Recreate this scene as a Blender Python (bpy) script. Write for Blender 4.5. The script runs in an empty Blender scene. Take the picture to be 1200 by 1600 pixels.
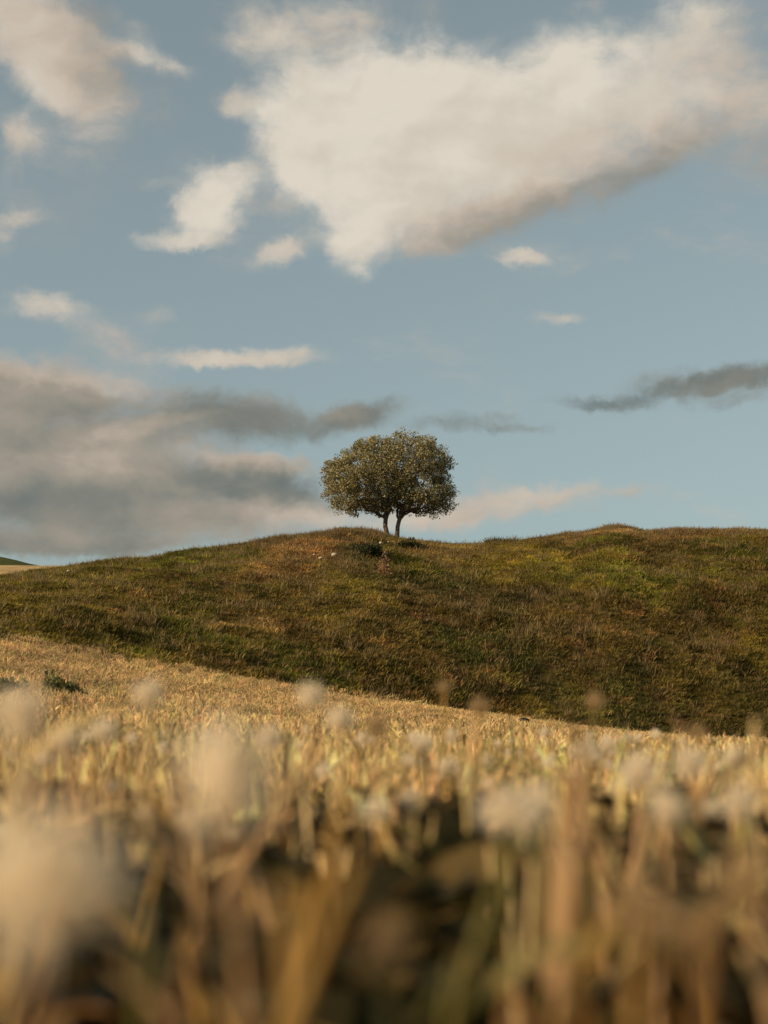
import bpy, math, random
import numpy as np
from mathutils import Vector, Matrix

R = math.radians
sc = bpy.context.scene
COL = sc.collection
rng = np.random.default_rng(11)
random.seed(11)

# ------------------------------------------------------------------ camera
CZ = 0.27                       # the lens sits just above the tips of the stubble
PITCH = R(8.45)
F = 50.0 * 1600 / 36.0          # focal length in pixels of the 1200x1600 photograph
cam_d = bpy.data.cameras.new("camera")
cam = bpy.data.objects.new("camera", cam_d)
COL.objects.link(cam)
cam.location = (0, 0, CZ)
cam.rotation_euler = (R(90) + PITCH, 0, 0)
cam_d.sensor_fit = 'VERTICAL'
cam_d.sensor_height = 36
cam_d.lens = 50
cam_d.clip_start = 0.02
cam_d.clip_end = 9000
cam_d.dof.use_dof = True
cam_d.dof.focus_distance = 64
cam_d.dof.aperture_fstop = 4.2
sc.camera = cam
sc.render.resolution_x = 768
sc.render.resolution_y = 1024
sc.cycles.max_bounces = 6
sc.cycles.diffuse_bounces = 3
sc.cycles.transmission_bounces = 3
sc.cycles.transparent_max_bounces = 4
sc.cycles.sample_clamp_indirect = 4
sc.view_settings.view_transform = 'Standard'
sc.view_settings.look = 'None'
sc.view_settings.gamma = 1
sc.view_settings.exposure = 0.0


def ray(px, py):
    x = (px - 600) / F
    y = (800 - py) / F
    return np.array([x, math.cos(PITCH) - y * math.sin(PITCH), math.sin(PITCH) + y * math.cos(PITCH)])


def ang(px, py):
    d = ray(px, py)
    h = math.hypot(d[0], d[1])
    return math.atan2(d[0], d[1]), d[2] / h


def at(px, py, r):
    """point seen at a pixel of the photograph, r metres away on the ground plan"""
    d = ray(px, py)
    h = math.hypot(d[0], d[1])
    return Vector((d[0] / h * r, d[1] / h * r, CZ + d[2] / h * r))


# ------------------------------------------------------------------ sun and sky
SUN_EL = R(22)
SUN_AZ = R(-121)                # measured from the view direction (+Y), negative = to the left
sun_dir = Vector((math.sin(SUN_AZ) * math.cos(SUN_EL), math.cos(SUN_AZ) * math.cos(SUN_EL), math.sin(SUN_EL)))
sun_d = bpy.data.lights.new("sun", 'SUN')
sun_d.energy = 4.9
sun_d.angle = R(0.5)
sun_d.color = (1.0, 0.76, 0.48)
sun = bpy.data.objects.new("sun", sun_d)
COL.objects.link(sun)
sun.rotation_euler = sun_dir.to_track_quat('Z', 'Y').to_euler()
sun.location = (0, 0, 30)

world = bpy.data.worlds.new("World")
sc.world = world
world.use_nodes = True
wt = world.node_tree
wt.nodes.clear()


def wn(kind, **kw):
    n = wt.nodes.new(kind)
    for k, v in kw.items():
        setattr(n, k, v)
    return n


def wl(a, b):
    wt.links.new(a, b)


def wmath(op, a, b=None, c=None, clamp=False):
    n = wn('ShaderNodeMath', operation=op, use_clamp=clamp)
    for i, v in enumerate((a, b, c)):
        if v is None:
            continue
        if isinstance(v, (int, float)):
            n.inputs[i].default_value = v
        else:
            wl(v, n.inputs[i])
    return n.outputs[0]


tc = wn('ShaderNodeTexCoord')
sep = wn('ShaderNodeSeparateXYZ')
wl(tc.outputs['Generated'], sep.inputs[0])
S = F / 100.0
az_o = wmath('MULTIPLY', wmath('ARCTAN2', sep.outputs[0], sep.outputs[1]), S)
el_o = wmath('MULTIPLY', wmath('ARCSINE', sep.outputs[2]), S)
comb = wn('ShaderNodeCombineXYZ')
wl(az_o, comb.inputs[0])
wl(el_o, comb.inputs[1])


def wnoise(scale, detail, rough, vec, stretch=(1, 1, 1), off=(0, 0, 0), dist=0.0):
    mp = wn('ShaderNodeMapping')
    mp.inputs['Scale'].default_value = stretch
    mp.inputs['Location'].default_value = off
    wl(vec, mp.inputs['Vector'])
    n = wn('ShaderNodeTexNoise')
    n.inputs['Scale'].default_value = scale
    n.inputs['Detail'].default_value = detail
    n.inputs['Roughness'].default_value = rough
    n.inputs['Distortion'].default_value = dist
    wl(mp.outputs[0], n.inputs['Vector'])
    return n


def warp(vec, scale, amp, stretch=(1, 1, 1), detail=2):
    n = wnoise(scale, detail, 0.55, vec, stretch)
    s = wn('ShaderNodeVectorMath', operation='SUBTRACT')
    wl(n.outputs['Color'], s.inputs[0])
    s.inputs[1].default_value = (0.5, 0.5, 0.5)
    m = wn('ShaderNodeVectorMath', operation='MULTIPLY_ADD')
    wl(s.outputs[0], m.inputs[0])
    m.inputs[1].default_value = (amp[0], amp[1], 0)
    wl(vec, m.inputs[2])
    return m.outputs[0]


P0 = comb.outputs[0]
P1 = warp(P0, 1.1, (0.52, 0.34), detail=4)
P2 = warp(P1, 3.2, (0.40, 0.30), detail=6)

# clouds: centre x, y, half width, half height, tilt, opacity, brightness
CL = [
    # the big lit cumulus
    (520, 165, 125, 80, 0, .9, .97), (650, 130, 120, 62, 0, 1, 1), (472, 215, 66, 80, 0, .95, .97), (460, 275, 40, 36, -30, .75, .95),
    (610, 265, 130, 100, 0, 1.1, .93), (520, 290, 40, 50, -30, .6, .95), (555, 365, 55, 62, 0, .9, .95), (760, 220, 160, 100, 0, 1.1, .9),
    (895, 128, 125, 76, 0, 1.1, .97), (1030, 130, 130, 85, 10, .9, .88), (1082, 28, 62, 62, 10, .75, .86),
    (900, 225, 170, 70, 20, .8, .78), (1160, 170, 130, 90, 0, .55, .68), (1190, 240, 100, 60, 0, .3, .5), (1180, 120, 90, 50, 0, .25, .70),
    (760, 345, 140, 30, 16, .55, .30), (740, 300, 130, 36, 16, .3, .62), (900, 300, 150, 32, 18, .5, .18), (900, 250, 140, 30, 18, .3, .60), (1030, 250, 140, 36, 18, .42, .34),
    (660, 365, 110, 40, 10, .5, .72),
    (450, 50, 110, 50, 0, .62, .80), (540, 20, 60, 30, 0, .4, .75), (480, 110, 80, 50, 0, .4, .72), (370, 155, 34, 26, 0, .6, .75),
    # the middle left cumulus
    (335, 305, 50, 46, 0, 1.0, .97), (375, 275, 34, 30, 0, .7, .92), (330, 340, 36, 26, 0, .5, .9), (285, 375, 75, 15, 3, .7, .88),
    (440, 395, 46, 22, 15, .65, .85), (425, 325, 44, 18, 0, .22, .75), (245, 285, 34, 12, 0, .3, .8),
    (300, 335, 38, 38, 0, .75, .93), (430, 290, 70, 70, 0, .30, .75), (300, 265, 60, 30, 0, .25, .8), (400, 380, 80, 40, 0, .25, .75),
    (90, 200, 130, 70, -20, .30, .72), (200, 160, 90, 50, 0, .22, .6), (60, 330, 90, 60, 0, .25, .7), (850, 400, 90, 30, 0, .2, .7),
    # upper left
    (45, 40, 95, 70, -20, .9, .82), (85, 95, 95, 60, -35, .8, .72), (135, 70, 60, 60, -30, .55, .35),
    (160, 130, 100, 40, -20, .35, .45), (225, 88, 75, 20, -14, .6, .82), (75, 140, 45, 32, 0, .5, .84), (210, 45, 32, 16, -20, .35, .75),
    (40, 215, 36, 34, -20, .55, .8), (140, 225, 55, 28, 0, .33, .7), (40, 265, 36, 28, 0, .3, .75), (25, 340, 42, 22, 10, .5, .82),
    (0, 380, 30, 20, 0, .3, .8),
    (75, 482, 62, 25, -4, .8, .80), (175, 525, 60, 40, 0, .45, .72), (240, 490, 40, 14, 0, .25, .7), (185, 560, 80, 26, 0, .3, .72),
    (370, 562, 125, 15, 2, .8, .78), (430, 552, 60, 12, 4, .4, .82),
    # the low grey bank on the left
    (50, 590, 190, 34, -3, .9, .60), (0, 640, 180, 50, 0, 1, .40), (90, 625, 90, 22, -3, .8, .15), (230, 668, 110, 14, 14, .7, .72), (120, 700, 200, 40, 2, 1.0, .36), (340, 650, 130, 40, 0, .97, .20),
    (425, 660, 60, 32, 0, .6, .10), (60, 728, 200, 34, 0, 1, .52), (40, 700, 120, 10, 0, .5, .2), (150, 765, 140, 16, 8, .8, .15), (290, 752, 180, 36, 3, 1, .20), (385, 720, 95, 20, -5, .8, .84),
    (430, 765, 110, 24, -8, .95, .12), (110, 795, 210, 44, 0, 1, .24), (300, 810, 210, 28, -3, .85, .42), (450, 798, 110, 22, -3, .7, .68),
    (120, 845, 240, 22, 0, .9, .34), (40, 855, 160, 14, 0, .7, .14),
    (540, 657, 85, 26, 15, .9, .04), (600, 640, 70, 14, 8, .35, .4), (700, 660, 100, 12, 2, .46, .14), (800, 668, 60, 9, -2, .42, .10),
    # the dark streak on the right and the wisps
    (1090, 605, 130, 22, 9, .85, .02), (1190, 585, 80, 22, 4, .7, .08), (1040, 590, 70, 14, 6, .3, .30), (940, 630, 80, 13, -3, .55, .05),
    (1150, 625, 60, 10, 5, .4, .05), (780, 778, 130, 24, 2, .48, .70), (850, 780, 130, 16, 2, .4, .70), (900, 767, 125, 11, 1, .45, .70), (700, 800, 110, 24, 0, .7, .70), (620, 815, 160, 20, 0, .5, .76), (930, 800, 30, 10, 0, .2, .6),
    (812, 405, 50, 11, -8, .6, .84), (780, 385, 36, 12, -20, .25, .7), (870, 497, 40, 13, 0, .5, .78), (765, 470, 30, 20, 0, .18, .6), (900, 343, 28, 7, 0, .2, .7),
    (925, 12, 45, 20, 0, .35, .7), (1180, 30, 50, 36, 0, .25, .7), (560, 450, 30, 14, 0, .0, .7),
]
acc = None
accb = None
sumw = None
for (px, py, rx, ry, rot, w, b) in CL:
    if w <= 0:
        continue
    a, t = ang(px, py)
    e = math.atan(t)
    k = 1.58 if (px < 520 and py > 570) else 1.66 if ((px > 850 and py < 320) or w < .5) else 1.48
    mp = wn('ShaderNodeMapping', vector_type='TEXTURE')
    mp.inputs['Location'].default_value = (a * S, e * S, 0)
    mp.inputs['Rotation'].default_value = (0, 0, R(rot))
    mp.inputs['Scale'].default_value = (rx * k / 100 / math.cos(e), ry * k / 100, 1)
    if acc is None:
        wl(P2, mp.inputs['Vector'])
    else:   # a vanishing third coordinate keeps the blobs in sequence, so the shader needs little memory
        q = wn('ShaderNodeVectorMath', operation='MULTIPLY_ADD')
        wl(acc, q.inputs[0])
        q.inputs[1].default_value = (0, 0, 1e-5)
        wl(P2, q.inputs[2])
        wl(q.outputs[0], mp.inputs['Vector'])
    ln = wn('ShaderNodeVectorMath', operation='LENGTH')
    wl(mp.outputs[0], ln.inputs[0])
    mr = wn('ShaderNodeMapRange', interpolation_type='SMOOTHSTEP')
    soft = (px > 850 and py < 320) or (px < 520 and py > 570) or w < .5
    mr.inputs['From Min'].default_value = (0.05 if py > 570 else -0.25) if soft else 0.08
    mr.inputs['From Max'].default_value = 1.0
    mr.inputs['To Min'].default_value = w
    mr.inputs['To Max'].default_value = 0.0
    wl(ln.outputs['Value'], mr.inputs['Value'])
    f = mr.outputs['Result']
    if acc is None:
        acc = f
        w_i = f
    else:
        inv = wmath('SUBTRACT', 1.0, acc)
        acc = wmath('MULTIPLY_ADD', wmath('MINIMUM', f, 0.97), inv, acc)
    accb = wmath('MULTIPLY', f, b) if accb is None else wmath('MULTIPLY_ADD', f, b, accb)
    sumw = f if sumw is None else wmath('ADD', sumw, f)

fine = wnoise(1.6, 9, 0.58, P1, (0.75, 1.3, 1), (3.1, 7.7, 0))
fineS = wmath('SUBTRACT', fine.outputs['Fac'], 0.5)
# ragged edges: noise only matters where there is some cloud already
edge = wmath('MULTIPLY', fineS, wmath('MULTIPLY', wmath('MULTIPLY', acc, wmath('SUBTRACT', 1.12, acc)), 3.8))
dens = wmath('ADD', acc, edge)
# thin high haze drifting between the clouds
wisp = wnoise(0.55, 7, 0.6, P1, (0.6, 1.25, 1), (5.5, 1.2, 0), 0.5)
wmr = wn('ShaderNodeMapRange', interpolation_type='SMOOTHSTEP')
wmr.inputs['From Min'].default_value = 0.50
wmr.inputs['From Max'].default_value = 0.80
wmr.inputs['To Max'].default_value = 0.42
wl(wisp.outputs['Fac'], wmr.inputs['Value'])
dens = wmath('ADD', dens, wmr.outputs['Result'])
mra = wn('ShaderNodeMapRange', interpolation_type='SMOOTHSTEP')
mra.inputs['From Min'].default_value = 0.02
mra.inputs['From Max'].default_value = 0.95
wl(dens, mra.inputs['Value'])
alpha = mra.outputs['Result']
bright = wmath('DIVIDE', wmath('ADD', accb, 0.014), wmath('ADD', sumw, 0.02))
st = wnoise(0.9, 6, 0.55, P1, (0.7, 1.3, 1), (11.0, 2.0, 0), 0.3)
amp = wmath('MULTIPLY', wmath('SUBTRACT', 1.15, bright), 1.0)
bright = wmath('ADD', wmath('MULTIPLY_ADD', wmath('SUBTRACT', st.outputs['Fac'], 0.5), amp, bright), 0.045)
# billows: the side of each swelling that faces the sun is brighter
def relief(vec_off):
    return wnoise(0.62, 5, 0.5, P1, (0.8, 1.1, 1), vec_off).outputs['Fac']
bright = wmath('MULTIPLY_ADD', wmath('SUBTRACT', relief((0, 0, 0)), relief((-0.12, 0.18, 0))), 0.45, bright)
ramp = wn('ShaderNodeValToRGB')
cr = ramp.color_ramp


def lin(r, g, b):
    def f(c):
        c /= 255.0
        return c / 12.92 if c <= 0.04045 else ((c + 0.055) / 1.055) ** 2.4
    return (f(r), f(g), f(b))


stops = [(0.0, lin(108, 116, 114)), (0.25, lin(130, 131, 123)), (0.5, lin(160, 151, 138)), (0.75, lin(197, 183, 167)), (0.93, lin(211, 202, 187)), (1.0, lin(221, 212, 197))]
cr.elements[0].position = 0
cr.elements[0].color = (*stops[0][1], 1)
cr.elements[1].position = 1
cr.elements[1].color = (*stops[-1][1], 1)
for p_, c_ in stops[1:-1]:
    el = cr.elements.new(p_)
    el.color = (*c_, 1)
wl(bright, ramp.inputs[0])

sky = wn('ShaderNodeTexSky', sky_type='NISHITA', sun_disc=False)
sky.sun_elevation = SUN_EL
sky.sun_rotation = SUN_AZ
sky.air_density = 1.0
sky.dust_density = 1.5
sky.ozone_density = 1.0
hs = wn('ShaderNodeHueSaturation')
hs.inputs['Saturation'].default_value = 0.50
hs.inputs['Value'].default_value = 1.0
wl(sky.outputs[0], hs.inputs['Color'])
tint = wn('ShaderNodeMix', data_type='RGBA', blend_type='MULTIPLY')
tint.inputs['Factor'].default_value = 1
tint.inputs['B'].default_value = (1.10, 1.22, 1.12, 1)
wl(hs.outputs[0], tint.inputs['A'])
SKY_STR = 0.10
gm = wn('ShaderNodeGamma')
gm.inputs['Gamma'].default_value = 0.65
wl(tint.outputs['Result'], gm.inputs['Color'])
tint2 = wn('ShaderNodeMix', data_type='RGBA', blend_type='MULTIPLY')
tint2.inputs['Factor'].default_value = 1
tint2.inputs['B'].default_value = (1.35, 1.48, 1.52, 1)
wl(gm.outputs[0], tint2.inputs['A'])
cloudc = wn('ShaderNodeMix', data_type='RGBA', blend_type='MULTIPLY')
cloudc.inputs['Factor'].default_value = 1
cloudc.inputs['B'].default_value = (1 / SKY_STR, 1 / SKY_STR, 1 / SKY_STR, 1)
wl(ramp.outputs[0], cloudc.inputs['A'])
mixc = wn('ShaderNodeMix', data_type='RGBA')
wl(alpha, mixc.inputs['Factor'])
wl(tint2.outputs['Result'], mixc.inputs['A'])
wl(cloudc.outputs['Result'], mixc.inputs['B'])
bg = wn('ShaderNodeBackground')
bg.inputs['Strength'].default_value = SKY_STR
wl(mixc.outputs['Result'], bg.inputs['Color'])
wo = wn('ShaderNodeOutputWorld')
wl(bg.outputs[0], wo.inputs['Surface'])
world.cycles.sampling_method = 'MANUAL'
world.cycles.sample_map_resolution = 512


# ------------------------------------------------------------------ helpers
def mesh_obj(name, v, f, mat, parent=None, smooth=False, link=True):
    me = bpy.data.meshes.new(name)
    if isinstance(v, np.ndarray) and isinstance(f, np.ndarray):
        nf, k = f.shape
        me.vertices.add(len(v))
        me.vertices.foreach_set('co', np.ascontiguousarray(v, dtype=np.float32).ravel())
        me.loops.add(nf * k)
        me.loops.foreach_set('vertex_index', np.ascontiguousarray(f, dtype=np.int32).ravel())
        me.polygons.add(nf)
        me.polygons.foreach_set('loop_start', np.arange(0, nf * k, k, dtype=np.int32))
        me.update(calc_edges=True)
    else:
        me.from_pydata([tuple(x) for x in v], [], [tuple(x) for x in f])
        me.update()
    if smooth:
        me.polygons.foreach_set('use_smooth', [True] * len(me.polygons))
    if mat:
        me.materials.append(mat)
    o = bpy.data.objects.new(name, me)
    if link:
        COL.objects.link(o)
    if parent:
        o.parent = parent
    return o


def tag(o, label=None, cat=None, group=None, kind=None):
    if label: o['label'] = label
    if cat: o['category'] = cat
    if group: o['group'] = group
    if kind: o['kind'] = kind
    return o


def empty(name, loc):
    o = bpy.data.objects.new(name, None)
    o.location = loc
    o.empty_display_size = 0.1
    COL.objects.link(o)
    return o


def set_color(o, cols, name='tone'):
    a = o.data.color_attributes.new(name, 'FLOAT_COLOR', 'POINT')
    c = np.ones((len(o.data.vertices), 4), np.float32)
    c[:, :3] = cols
    a.data.foreach_set('color', c.ravel())


def tube(path, radii, seg=7, v=None, f=None, cap=True):
    """append a tapered tube to vertex / face lists"""
    v = [] if v is None else v
    f = [] if f is None else f
    n = len(path)
    base = len(v)
    up = Vector((0.13, 0.97, 0.21)).normalized()
    for i in range(n):
        p = Vector(path[i])
        d = (Vector(path[min(i + 1, n - 1)]) - Vector(path[max(i - 1, 0)]))
        if d.length < 1e-9:
            d = Vector((0, 0, 1))
        d.normalize()
        a = d.cross(up)
        if a.length < 0.1:
            a = d.cross(Vector((1, 0, 0)))
        a.normalize()
        b = d.cross(a)
        for k in range(seg):
            t = 2 * math.pi * k / seg
            v.append(p + (a * math.cos(t) + b * math.sin(t)) * radii[i])
    for i in range(n - 1):
        for k in range(seg):
            k2 = (k + 1) % seg
            f.append((base + i * seg + k, base + i * seg + k2, base + (i + 1) * seg + k2, base + (i + 1) * seg + k))
    if cap:
        f.append(tuple(base + (n - 1) * seg + k for k in range(seg)))
        f.append(tuple(base + k for k in reversed(range(seg))))
    return v, f


def blade(root, d, length, width, bend, v, f, n=3, side=None):
    """a bending ribbon that narrows to its tip"""
    d = Vector(d).normalized()
    side = Vector(side) if side else d.cross(Vector((random.uniform(-1, 1), random.uniform(-1, 1), 0.1)))
    side.normalize()
    base = len(v)
    p = Vector(root)
    for i in range(n + 1):
        t = i / n
        w = width * (0.75 + 0.5 * t) * (1 - t ** 2.2) * 0.5 + width * 0.02
        v.append(p - side * w)
        v.append(p + side * w)
        p = p + d * (length / n)
        d = (d + Vector(bend) * (1.0 / n)).normalized()
    for i in range(n):
        f.append((base + 2 * i, base + 2 * i + 1, base + 2 * i + 3, base + 2 * i + 2))
    return v, f


def vnoise(x, y, seed=0):
    xi = np.floor(x).astype(np.int64)
    yi = np.floor(y).astype(np.int64)
    xf = x - xi
    yf = y - yi

    def h(a, b):
        n = (a * 374761393 + b * 668265263 + seed * 1442695041) & 0x7fffffff
        n = ((n ^ (n >> 13)) * 1274126177) & 0x7fffffff
        return ((n ^ (n >> 16)) & 0xffff) / 65535.0
    u = xf * xf * (3 - 2 * xf)
    w = yf * yf * (3 - 2 * yf)
    return (h(xi, yi) * (1 - u) + h(xi + 1, yi) * u) * (1 - w) + (h(xi, yi + 1) * (1 - u) + h(xi + 1, yi + 1) * u) * w


def fbm(x, y, seed=0, oct=4):
    s = 0
    a = 0.5
    for i in range(oct):
        s = s + a * vnoise(x * 2 ** i + 17.3 * i, y * 2 ** i - 9.1 * i, seed + i)
        a *= 0.5
    return s / (1 - 0.5 ** oct)


def sstep(a, b, x):
    t = np.clip((x - a) / (b - a), 0, 1)
    return t * t * (3 - 2 * t)


# ------------------------------------------------------------------ materials
def mat_new(name):
    m = bpy.data.materials.new(name)
    m.use_nodes = True
    return m, m.node_tree.nodes, m.node_tree.links, m.node_tree.nodes['Principled BSDF']


def leaf_mat(name, ramp_cols, src='INSTANCER', trans=0.3, rough=0.6, vary=0.35, attr='tone', spec=0.25):
    """plant material: colour from an attribute (or a ramp over the leaf islands) with fine variation, part of the light goes through"""
    m, N, L, bs = mat_new(name)
    if src == 'ISLAND':
        g = N.new('ShaderNodeNewGeometry')
        r = N.new('ShaderNodeValToRGB')
        r.color_ramp.elements[0].color = (*ramp_cols[0], 1)
        r.color_ramp.elements[1].color = (*ramp_cols[-1], 1)
        for i, c in enumerate(ramp_cols[1:-1]):
            e = r.color_ramp.elements.new((i + 1) / (len(ramp_cols) - 1))
            e.color = (*c, 1)
        L.new(g.outputs['Random Per Island'], r.inputs[0])
        col = r.outputs[0]
    elif src == 'PLAIN':
        rgb = N.new('ShaderNodeRGB')
        rgb.outputs[0].default_value = (*ramp_cols[0], 1)
        col = rgb.outputs[0]
    else:
        a = N.new('ShaderNodeAttribute')
        a.attribute_type = src
        a.attribute_name = attr
        col = a.outputs['Color']
    tcn = N.new('ShaderNodeTexCoord')
    nz = N.new('ShaderNodeTexNoise')
    nz.inputs['Scale'].default_value = 22
    nz.inputs['Detail'].default_value = 3
    L.new(tcn.outputs['Object'], nz.inputs['Vector'])
    g2 = N.new('ShaderNodeNewGeometry')
    ad = N.new('ShaderNodeMath')
    ad.operation = 'ADD'
    L.new(nz.outputs['Fac'], ad.inputs[0])
    L.new(g2.outputs['Random Per Island'], ad.inputs[1])
    mr = N.new('ShaderNodeMapRange')
    mr.inputs['From Min'].default_value = 0.3
    mr.inputs['From Max'].default_value = 1.7
    mr.inputs['To Min'].default_value = 1 - vary
    mr.inputs['To Max'].default_value = 1 + vary
    L.new(ad.outputs[0], mr.inputs['Value'])
    mu = N.new('ShaderNodeVectorMath')
    mu.operation = 'SCALE'
    L.new(col, mu.inputs[0])
    L.new(mr.outputs[0], mu.inputs['Scale'])
    L.new(mu.outputs[0], bs.inputs['Base Color'])
    bs.inputs['Roughness'].default_value = rough
    bs.inputs['Specular IOR Level'].default_value = spec
    tr = N.new('ShaderNodeBsdfTranslucent')
    L.new(mu.outputs[0], tr.inputs['Color'])
    mx = N.new('ShaderNodeMixShader')
    mx.inputs[0].default_value = trans
    L.new(bs.outputs[0], mx.inputs[1])
    L.new(tr.outputs[0], mx.inputs[2])
    L.new(mx.outputs[0], N['Material Output'].inputs['Surface'])
    return m


def ground_mat(name, attr='tone', scale=3.0, bump=0.6, vary=0.6, dist=0.05):
    m, N, L, bs = mat_new(name)
    a = N.new('ShaderNodeAttribute')
    a.attribute_name = attr
    tcn = N.new('ShaderNodeTexCoord')
    nz = N.new('ShaderNodeTexNoise')
    nz.inputs['Scale'].default_value = scale
    nz.inputs['Detail'].default_value = 12
    nz.inputs['Roughness'].default_value = 0.7
    L.new(tcn.outputs['Object'], nz.inputs['Vector'])
    mr = N.new('ShaderNodeMapRange')
    mr.inputs['From Min'].default_value = 0.3
    mr.inputs['From Max'].default_value = 0.7
    mr.inputs['To Min'].default_value = 1 - vary
    mr.inputs['To Max'].default_value = 1 + vary
    L.new(nz.outputs['Fac'], mr.inputs['Value'])
    mu = N.new('ShaderNodeVectorMath')
    mu.operation = 'SCALE'
    L.new(a.outputs['Color'], mu.inputs[0])
    L.new(mr.outputs[0], mu.inputs['Scale'])
    L.new(mu.outputs[0], bs.inputs['Base Color'])
    bs.inputs['Roughness'].default_value = 0.95
    bs.inputs['Specular IOR Level'].default_value = 0.1
    bp = N.new('ShaderNodeBump')
    bp.inputs['Strength'].default_value = bump
    bp.inputs['Distance'].default_value = dist
    L.new(nz.outputs['Fac'], bp.inputs['Height'])
    L.new(bp.outputs[0], bs.inputs['Normal'])
    return m


def solid_mat(name, c1, c2, scale=20, rough=0.9, bump=0.4, dist=0.01):
    m, N, L, bs = mat_new(name)
    tcn = N.new('ShaderNodeTexCoord')
    nz = N.new('ShaderNodeTexNoise')
    nz.inputs['Scale'].default_value = scale
    nz.inputs['Detail'].default_value = 8
    L.new(tcn.outputs['Object'], nz.inputs['Vector'])
    r = N.new('ShaderNodeValToRGB')
    r.color_ramp.elements[0].position = 0.35
    r.color_ramp.elements[1].position = 0.65
    r.color_ramp.elements[0].color = (*c1, 1)
    r.color_ramp.elements[1].color = (*c2, 1)
    L.new(nz.outputs['Fac'], r.inputs[0])
    L.new(r.outputs[0], bs.inputs['Base Color'])
    bs.inputs['Roughness'].default_value = rough
    bs.inputs['Specular IOR Level'].default_value = 0.2
    bp = N.new('ShaderNodeBump')
    bp.inputs['Strength'].default_value = bump
    bp.inputs['Distance'].default_value = dist
    L.new(nz.outputs['Fac'], bp.inputs['Height'])
    L.new(bp.outputs[0], bs.inputs['Normal'])
    return m


M_field = ground_mat('field_soil', scale=9, bump=0.8)
M_hill = ground_mat('hill_turf', scale=2.2, bump=1.0, dist=0.12)
M_far = ground_mat('far_turf', scale=0.25, bump=0.5, dist=0.5, vary=0.4)
M_grass = leaf_mat('grass_blades', None, 'INSTANCER', trans=0.35)
M_straw = leaf_mat('cut_straw', None, 'INSTANCER', trans=0.22, rough=0.5)
M_bark = solid_mat('bark', (0.07, 0.05, 0.035), (0.20, 0.15, 0.11), 9, bump=0.8, dist=0.03)
M_leaf = leaf_mat('tree_leaf', [(0.10, 0.095, 0.035), (0.20, 0.175, 0.065), (0.31, 0.265, 0.12), (0.45, 0.38, 0.23)], 'ISLAND', trans=0.30, rough=0.55, vary=0.3)
M_stone = solid_mat('pale_stone', (0.34, 0.27, 0.20), (0.58, 0.49, 0.39), 14, bump=0.5)
M_clod = solid_mat('dark_earth', (0.012, 0.010, 0.008), (0.035, 0.028, 0.02), 30, bump=0.8)


# ------------------------------------------------------------------ terrain
CREST = [(-250, 935), (-120, 915), (0, 899), (50, 895), (75, 890), (100, 887), (150, 880), (200, 874), (250, 868), (300, 861), (350, 855), (400, 847), (430, 842),
         (480, 837), (505, 834), (530, 829), (552, 827), (580, 830), (600, 835), (625, 841), (660, 846), (700, 850), (760, 849), (800, 846), (850, 840), (880, 836), (918, 832),
         (938, 826), (955, 821), (985, 822), (1003, 830), (1040, 830), (1060, 828), (1100, 827), (1200, 827), (1330, 830), (1500, 845)]
BASE = [(-250, 975), (0, 985), (60, 992), (120, 1003), (200, 1018), (300, 1037), (400, 1056), (500, 1074), (600, 1090), (700, 1103), (800, 1116), (900, 1130),
        (1000, 1142), (1100, 1153), (1200, 1161), (1400, 1172)]
HGT = 0.22     # stubble height


def prof(tab):
    A = np.array([ang(px, py) for px, py in tab])
    return A[:, 0], A[:, 1]


ca, ct = prof(CREST)
ba, bt = prof(BASE)


def fade(az):
    return 1 - sstep(R(35), R(95), np.abs(az))


def crest_t(az):
    return np.interp(az, ca, ct) * fade(az) - 0.05 * (1 - fade(az))


def base_t(az):
    return np.interp(az, ba, bt) * fade(az)


def rb_(az):
    return 39 + 6 * np.clip(az / R(15), -1.5, 1.5)


RC = 72.0


def hill_rel(r, az):
    rb = rb_(az)
    t = (r - rb) / (RC - rb)
    tt = np.clip(t, 0, 1)
    g = 1 - (1 - tt) ** 1.55
    beyond = np.clip(r - RC, 0, None)
    return g, beyond


azs_s = np.radians(np.linspace(-60, 60, 241))
rs_s = np.linspace(48, 90, 240)


def base_z(r, az, zc):
    rb = rb_(az)
    zb = base_t(az) * rb
    g, beyond = hill_rel(r, az)
    field = base_t(az) * r * (np.clip(r, 0, None) / rb) ** 0.8
    hill = zb + (zc - zb) * g - np.minimum(0.010 * beyond ** 2, 0.25 * beyond)
    return np.where(r < rb, field, hill)


zc_tab = crest_t(azs_s) * RC
A2, R2 = np.meshgrid(azs_s, rs_s, indexing='ij')
for it in range(12):
    Z = base_z(R2, A2, zc_tab[:, None])
    mt = ((Z + 0.10 - CZ) / R2).max(axis=1)
    zc_tab += (crest_t(azs_s) - mt) * RC * 0.9

FAR_R = 230.0
fa, ft = prof([(-600, 893), (0, 893.5), (300, 894)])
ha, ht = prof([(-900, 868), (-300, 870), (-100, 874), (0, 881), (25, 886), (45, 891.5), (62, 895), (90, 899), (200, 915), (500, 940), (1500, 950)])


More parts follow.
